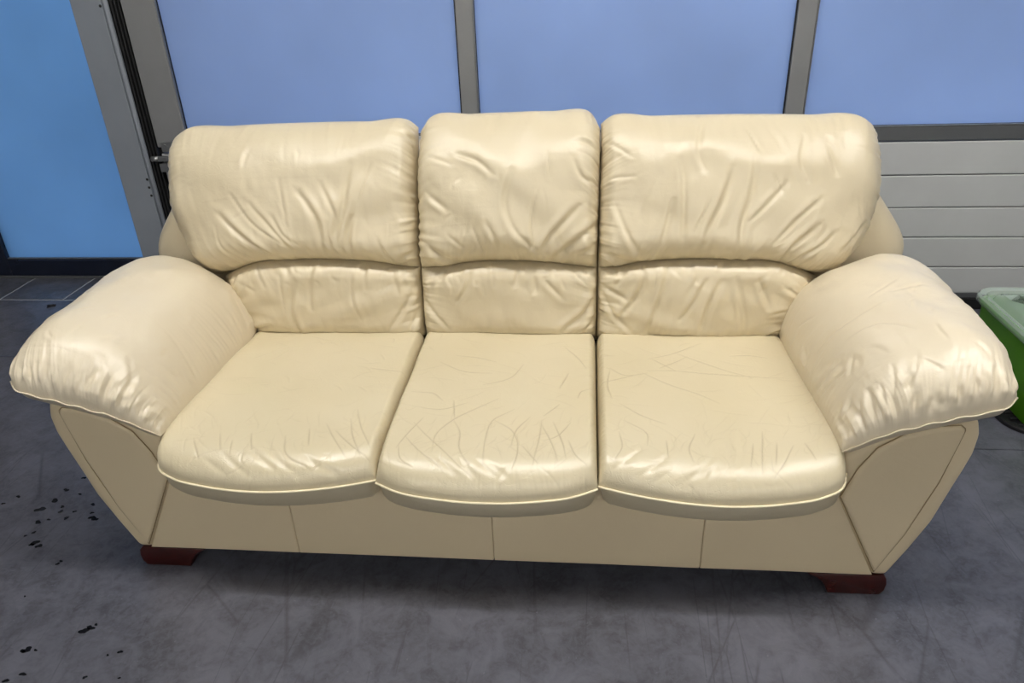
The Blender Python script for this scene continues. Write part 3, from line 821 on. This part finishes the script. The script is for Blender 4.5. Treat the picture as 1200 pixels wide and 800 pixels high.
def displace(key, c):
    S, U = np.meshgrid(c.s*c.W, c.t*c.H, indexing='ij')
    D = np.zeros(S.shape); CR_ = np.zeros(S.shape)
    kind = key.split('_')[0]
    rng = np.random.RandomState(abs(hash_(key)) % 9999)
    for w in WRINKLES[key]:
        st, pts = w[0], [(a*c.W, b*c.H) for a, b in w[1:]]
        d, p, side = seg_dist(S, U, pts)
        tp = np.sin(np.pi*np.clip(p*.9+.05, 0, 1))**.6
        if kind == 'seat':
            wd, dp = ((.0020, .0012), (.006, .0017), (.010, .003))[st-1]
        else:
            wd, dp = ((.004, .0016), (.0048, .0034), (.0058, .0046))[st-1] if kind == 'arm' else ((.0045, .0022), (.0062, .0042), (.0078, .0068))[st-1]
        sd = side*d
        g = -np.exp(-(d/wd)**2)
        if not (kind == 'seat' and st == 1):
            g = g + (.3 if kind == 'seat' else .75)*np.exp(-((sd-2.0*wd)/(1.5*wd))**2) + .25*np.exp(-((sd+2.2*wd)/(1.6*wd))**2)
        D += dp*tp*g
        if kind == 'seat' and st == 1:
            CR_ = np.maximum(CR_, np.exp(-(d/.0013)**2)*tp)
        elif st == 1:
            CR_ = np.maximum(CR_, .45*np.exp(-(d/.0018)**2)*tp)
    if kind == 'seat':      # fine random creases over the rolled front edge
        for k in range(170):
            q = rng.rand()
            if q < .6:          # diagonal creases over the roll
                x0 = rng.rand()*c.W; y0 = (.03+.24*rng.rand())*c.H
                a = rng.choice([.75, -.75, 1.5])+rng.randn()*.3; l = .025+.06*rng.rand()
            else:               # long faint lines further back, denser towards the seams
                x0 = rng.choice([rng.rand()**2, 1-rng.rand()**2])*c.W; y0 = (.25+.65*rng.rand())*c.H
                a = rng.randn()*.5+rng.choice([0, .4, -.4]); l = .03+.09*rng.rand()
            mid = (x0+.5*l*math.cos(a)+rng.randn()*.006, y0+.5*l*math.sin(a)+rng.randn()*.006)
            d, p, side = seg_dist(S, U, [(x0, y0), mid, (x0+l*math.cos(a), y0+l*math.sin(a))])
            tp = np.sin(np.pi*p); st_ = .35+.65*rng.rand()
            D -= .0007*st_*np.exp(-(d/.0024)**2)*tp
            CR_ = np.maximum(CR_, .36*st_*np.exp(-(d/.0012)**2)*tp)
    else:                   # soft loose leather: lumps and short random folds
        D += (.0006 if kind == 'arm' else .0010)*lumps(S, U, .045, hash_(key) % 997) + .0005*lumps(S, U*.6, .02, hash_(key) % 887)
        for k in range({'head': 34, 'lum': 20, 'arm': 26}[kind]):
            x0 = rng.rand()*c.W; y0 = rng.rand()**1.5*.8*c.H
            if kind == 'lum': y0 = c.H-.3*y0
            a = math.pi/2+(x0/c.W-.5)*1.2+rng.randn()*.35
            if kind == 'arm': a = math.pi/2+rng.randn()*.5; y0 *= .7
            l = (.03+.06*rng.rand())*(.6 if kind == 'lum' else 1); sg = -1 if kind == 'lum' else 1
            mid = (x0+.5*l*math.cos(a)+rng.randn()*.006, y0+sg*.5*l*math.sin(a))
            d, p, side = seg_dist(S, U, [(x0, y0), mid, (x0+l*math.cos(a), y0+sg*l*math.sin(a))])
            w_ = .003+.004*rng.rand()
            D += (.0011 if kind == 'head' else .0015)*(.4+rng.rand())*np.sin(np.pi*p)*(-np.exp(-(d/w_)**2)+.7*np.exp(-((side*d-2*w_)/(1.5*w_))**2))
    # gathers running in from the sewn edges: (edge, amplitude, reach, frequency)
    G = {'seat': (('L', .0008, .03, 90), ('R', .0008, .03, 90), ('B', .0006, .03, 120)),
         'lum': (('L', .0036, .035, 110), ('R', .0036, .035, 110), ('T', .0030, .03, 100), ('B', .0022, .03, 90)),
         'head': (('L', .0042, .035, 110), ('R', .0030, .028, 150), ('B', .0038, .04, 85), ('T', .0020, .04, 60)),
         'arm': (('B', .0044, .032, 150), ('L', .0022, .05, 55), ('R', .0020, .05, 60), ('T', .0020, .03, 70))}[kind]
    for i, (e, A, reach, fr) in enumerate(G):
        dist = {'L': S, 'R': c.W-S, 'B': U, 'T': c.H-U}[e]
        al = U if e in 'LR' else S
        n = nz1((al+.35*dist*np.sin(al*17+i))*fr, abs(hash_(key+e)) % 9999)
        D += A*n*np.exp(-dist/reach)*(1-np.exp(-dist/.006))
    # broad softness
    sx, sy = rng.rand(2)*9
    D += .0022*np.sin(S*21+sx+2*np.sin(U*13))*np.sin(U*24+sy)*(0.4 if kind == 'seat' else 1)
    e = np.minimum.reduce([S, c.W-S, U, c.H-U])
    D *= np.clip(e/.012, 0, 1)
    return D, CR_

def hash_(k):
    return sum((i+3)*ord(ch)*31 for i, ch in enumerate(k))

def build_cushion(name, key, mat, flip):
    c = CUSHIONS[key]
    P = c.front(); D, CR_ = displace(key, c)
    du = np.gradient(P, axis=0); dv = np.gradient(P, axis=1)
    nr = np.cross(du, dv); nr /= np.linalg.norm(nr, axis=2)[..., None]+1e-12
    if (nr*c.dirv).sum(2).mean() < 0:
        nr = -nr; flipf = True
    else:
        flipf = False
    P = P+nr*D[..., None]
    ns, nt = len(c.s), len(c.t)
    bs, bt = np.linspace(0, 1, 44), np.linspace(0, 1, 44)
    Q = c.back(bs, bt)
    V = np.concatenate([P.reshape(-1, 3), Q.reshape(-1, 3)])
    def quads(n, m, off, rev):
        i, j = np.meshgrid(np.arange(n-1), np.arange(m-1), indexing='ij')
        a = (i*m+j).ravel()+off
        f = np.stack([a, a+m, a+m+1, a+1], 1)
        return f[:, ::-1] if rev else f
    F = np.concatenate([quads(ns, nt, 0, flipf), quads(44, 44, ns*nt, not flipf)])
    me = bpy.data.meshes.new(name)
    me.vertices.add(len(V)); me.vertices.foreach_set('co', V.astype(np.float32).ravel())
    me.loops.add(F.size); me.loops.foreach_set('vertex_index', F.astype(np.int32).ravel())
    me.polygons.add(len(F)); me.polygons.foreach_set('loop_start', (np.arange(len(F))*4).astype(np.int32))
    me.update(calc_edges=True); me.validate()
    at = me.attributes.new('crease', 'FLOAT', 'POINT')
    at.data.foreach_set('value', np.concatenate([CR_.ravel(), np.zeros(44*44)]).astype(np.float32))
    o = link(name, me, mat, SOFA, True)
    return o, c

for key in CUSHIONS:
    kind = key.split('_')[0]
    nm = {'seat': 'seat_cushion', 'lum': 'lumbar_cushion', 'head': 'back_cushion', 'arm': 'arm_cushion'}[kind]
    o, c = build_cushion(nm, key, {'seat': 'leather_seat', 'arm': 'leather_arm'}.get(kind, 'leather'), False)
    if kind in ('seat', 'arm'):
        u = np.linspace(.0, 1., 90)
        pts = c.B(u)+np.array([0, -.0025, 0])
        if kind == 'arm':
            pts[:, 2] += .0022*np.sin(u*40+hash_(key) % 7)*np.sin(np.pi*u)
        link('piping', tube_mesh('piping', pts, .0026 if kind == 'seat' else .0016, 8), 'piping' if kind == 'seat' else 'leather_arm', o, True)

# front base: four sewn sections, flush with the arm fronts
FY = 1.366
for a0, a1, b0, b1 in ((-.900, -.5003, -.783, -.5003), (-.4997, -.0003, -.4997, -.0003), (.0003, .4997, .0003, .4997), (.5003, .900, .5003, .783)):
    puff('front_panel', 'vinyl', SOFA, [(a0, .062), (a1, .062), (b1, .30), (b0, .30)], FY, .003, .004, .03, n=240, rings=8, iters=0)
box('base_body', 'lining', SOFA, -.88, .88, FY+.03, 2.28, .064, .335)
ARM = [(.90, .0612), (.783, .285), (.780, .40), (.81, .435), (.86, .475), (.95, .507), (1.01, .512), (1.035, .500), (1.045, .465), (1.044, .42), (1.035, .375), (1.0, .226), (.965, .14), (.929, .0612)]
PAN = [(.898, .078), (.945, .196), (.986, .343), (1.004, .450), (1.009, .484), (.998, .494), (.954, .490), (.89, .468), (.842, .432), (.812, .377), (.795, .324), (.788, .296)]
for sgn in (1, -1):
    po = [(sgn*x, z) for x, z in ARM]
    # finer, rounder outline
    q = smooth_poly(po, 150)
    for _ in range(2):
        q = .5*q+.25*(np.roll(q, 1, 0)+np.roll(q, -1, 0))
    ab = prism('arm_body', 'vinyl', SOFA, [tuple(p) for p in q], FY+.018, 2.2, bev=.003, seg=2)
    puff('arm_border', 'vinyl', ab, po, FY+.008, .014, .030, .022, n=260, rings=10, iters=2)
    puff('arm_panel', 'vinyl', ab, [(sgn*x, z) for x, z in PAN], FY-.004, .009, .014, .016, n=220, rings=10, iters=1)
    o = smooth_poly([(sgn*x, z) for x, z in PAN], 160)          # sewn seam round the panel
    link('seam', tube_mesh('seam', [(a, FY-.0078, b) for a, b in np.r_[o, o[:1]]], .0012, 6), 'seam', ab, True)
# rear frame with padded wings
OUT = [(.90, .0612), (1.0, .28), (1.085, .48), (1.13, .58), (1.128, .62), (1.10, .67), (1.065, .715), (1.02, .775), (.985, .83), (.94, .87), (.88, .885), (.70, .89), (0, .89)]
outl = OUT+[(-x, z) for x, z in OUT[-2::-1]]
puff('back_frame', 'leather', SOFA, outl, 2.11, .075, .09, .24, n=320, rings=16, iters=6)
# feet: turned-out wooden blocks with a concave inner end
def foot(sgn, y0, y1):
    p = [(.925, .0605), (.934, .052), (.938, .035), (.936, .015), (.928, .002), (.922, 0), (.806, 0), (.802, .010), (.797, .022), (.788, .036), (.776, .047), (.760, .055), (.752, .0605)]
    prism('foot', 'foot', SOFA, [(sgn*x, z) for x, z in p], y0, y1, bev=.003, seg=2)
for s in (1, -1):
    foot(s, 1.362, 1.47); foot(s, 2.16, 2.27)

# ------------------------------------------------------------------ green storage box with clear lid on a black tray
def rrect(x0, x1, y0, y1, r, z, n=6):
    P = []
    for cx, cy, a0 in ((x1-r, y1-r, 0), (x0+r, y1-r, 90), (x0+r, y0+r, 180), (x1-r, y0+r, 270)):
        for k in range(n+1):
            a = math.radians(a0+90*k/n); P.append((cx+r*math.cos(a), cy+r*math.sin(a), z))
    return P
def loft(name, mat, parent, rings, cap0=True, cap1=True):
    n = len(rings[0]); V = [p for r in rings for p in r]
    F = [(i*n+j, i*n+(j+1) % n, (i+1)*n+(j+1) % n, (i+1)*n+j) for i in range(len(rings)-1) for j in range(n)]
    if cap0: F.append(tuple(range(n))[::-1])
    if cap1: F.append(tuple((len(rings)-1)*n+j for j in range(n)))
    me = bpy.data.meshes.new(name); me.from_pydata(V, [], F); me.update()
    o = link(name, me, mat, parent, True); me.set_sharp_from_angle(angle=.7)
    return o
BX0, BX1, BY0, BY1 = 1.595, 2.02, 2.03, 2.50
tray = empty('plastic_tray', (1.8, 2.26, 0), 'flat black ribbed plastic tray under the green storage box', 'tray')
loft('rim', 'rubber', tray, [rrect(BX0-.05, BX1+.05, BY0+.005, BY1+.04, .11, 0, 10), rrect(BX0-.055, BX1+.055, BY0, BY1+.045, .115, .012, 10), rrect(BX0-.052, BX1+.052, BY0+.003, BY1+.042, .112, .018, 10),
     rrect(BX0-.044, BX1+.044, BY0+.011, BY1+.034, .104, .018, 10), rrect(BX0-.040, BX1+.040, BY0+.015, BY1+.030, .10, .010, 10)])
for k in range(12):
    y = BY0+.05+k*.036
    if y < BY1+.0:
        box('rib', 'rubber', tray, BX0-.022, BX1+.022, y, y+.012, .0095, .0185, bev=.002)
bin_ = empty('storage_box', (1.8, 2.26, .0188), 'green plastic storage box with milky clear lid beside sofa arm', 'storage box')
def br(e, z): return rrect(BX0-e, BX1+e, BY0+.02-e, BY1-e*.0+e, .045+e, z)
loft('body', 'green', bin_, [br(0, .0188), br(.004, .024), br(.012, .255), br(.020, .258), br(.020, .268), br(.012, .268), br(.010, .25), br(-.002, .035)])
lid = loft('lid', 'clear', bin_, [br(.030, .266), br(.034, .272), br(.033, .288), br(.026, .294), br(.006, .290), br(-.002, .276), br(-.016, .276), br(-.026, .292), br(-.034, .296), br(-.09, .297)], cap0=False)
# scrap of leaf on the floor
V = []; n = 10
for k in range(n):
    a = 2*math.pi*k/n; r = .020*(1+.35*math.sin(3*a+.4))
    V.append((-2.283+r*math.cos(a), 2.947+.8*r*math.sin(a), .001+.006*abs(math.sin(1.5*a))))
V.append((-2.283, 2.947, .008))
me = bpy.data.meshes.new('dry_leaf'); me.from_pydata(V, [], [(k, (k+1) % n, n) for k in range(n)]); me.update()
lf = link('dry_leaf', me, 'leaf')
so = lf.modifiers.new('thickness', 'SOLIDIFY'); so.thickness = .0012
tag(lf, 'small dark dry leaf scrap on the floor near the glass door', 'leaf')
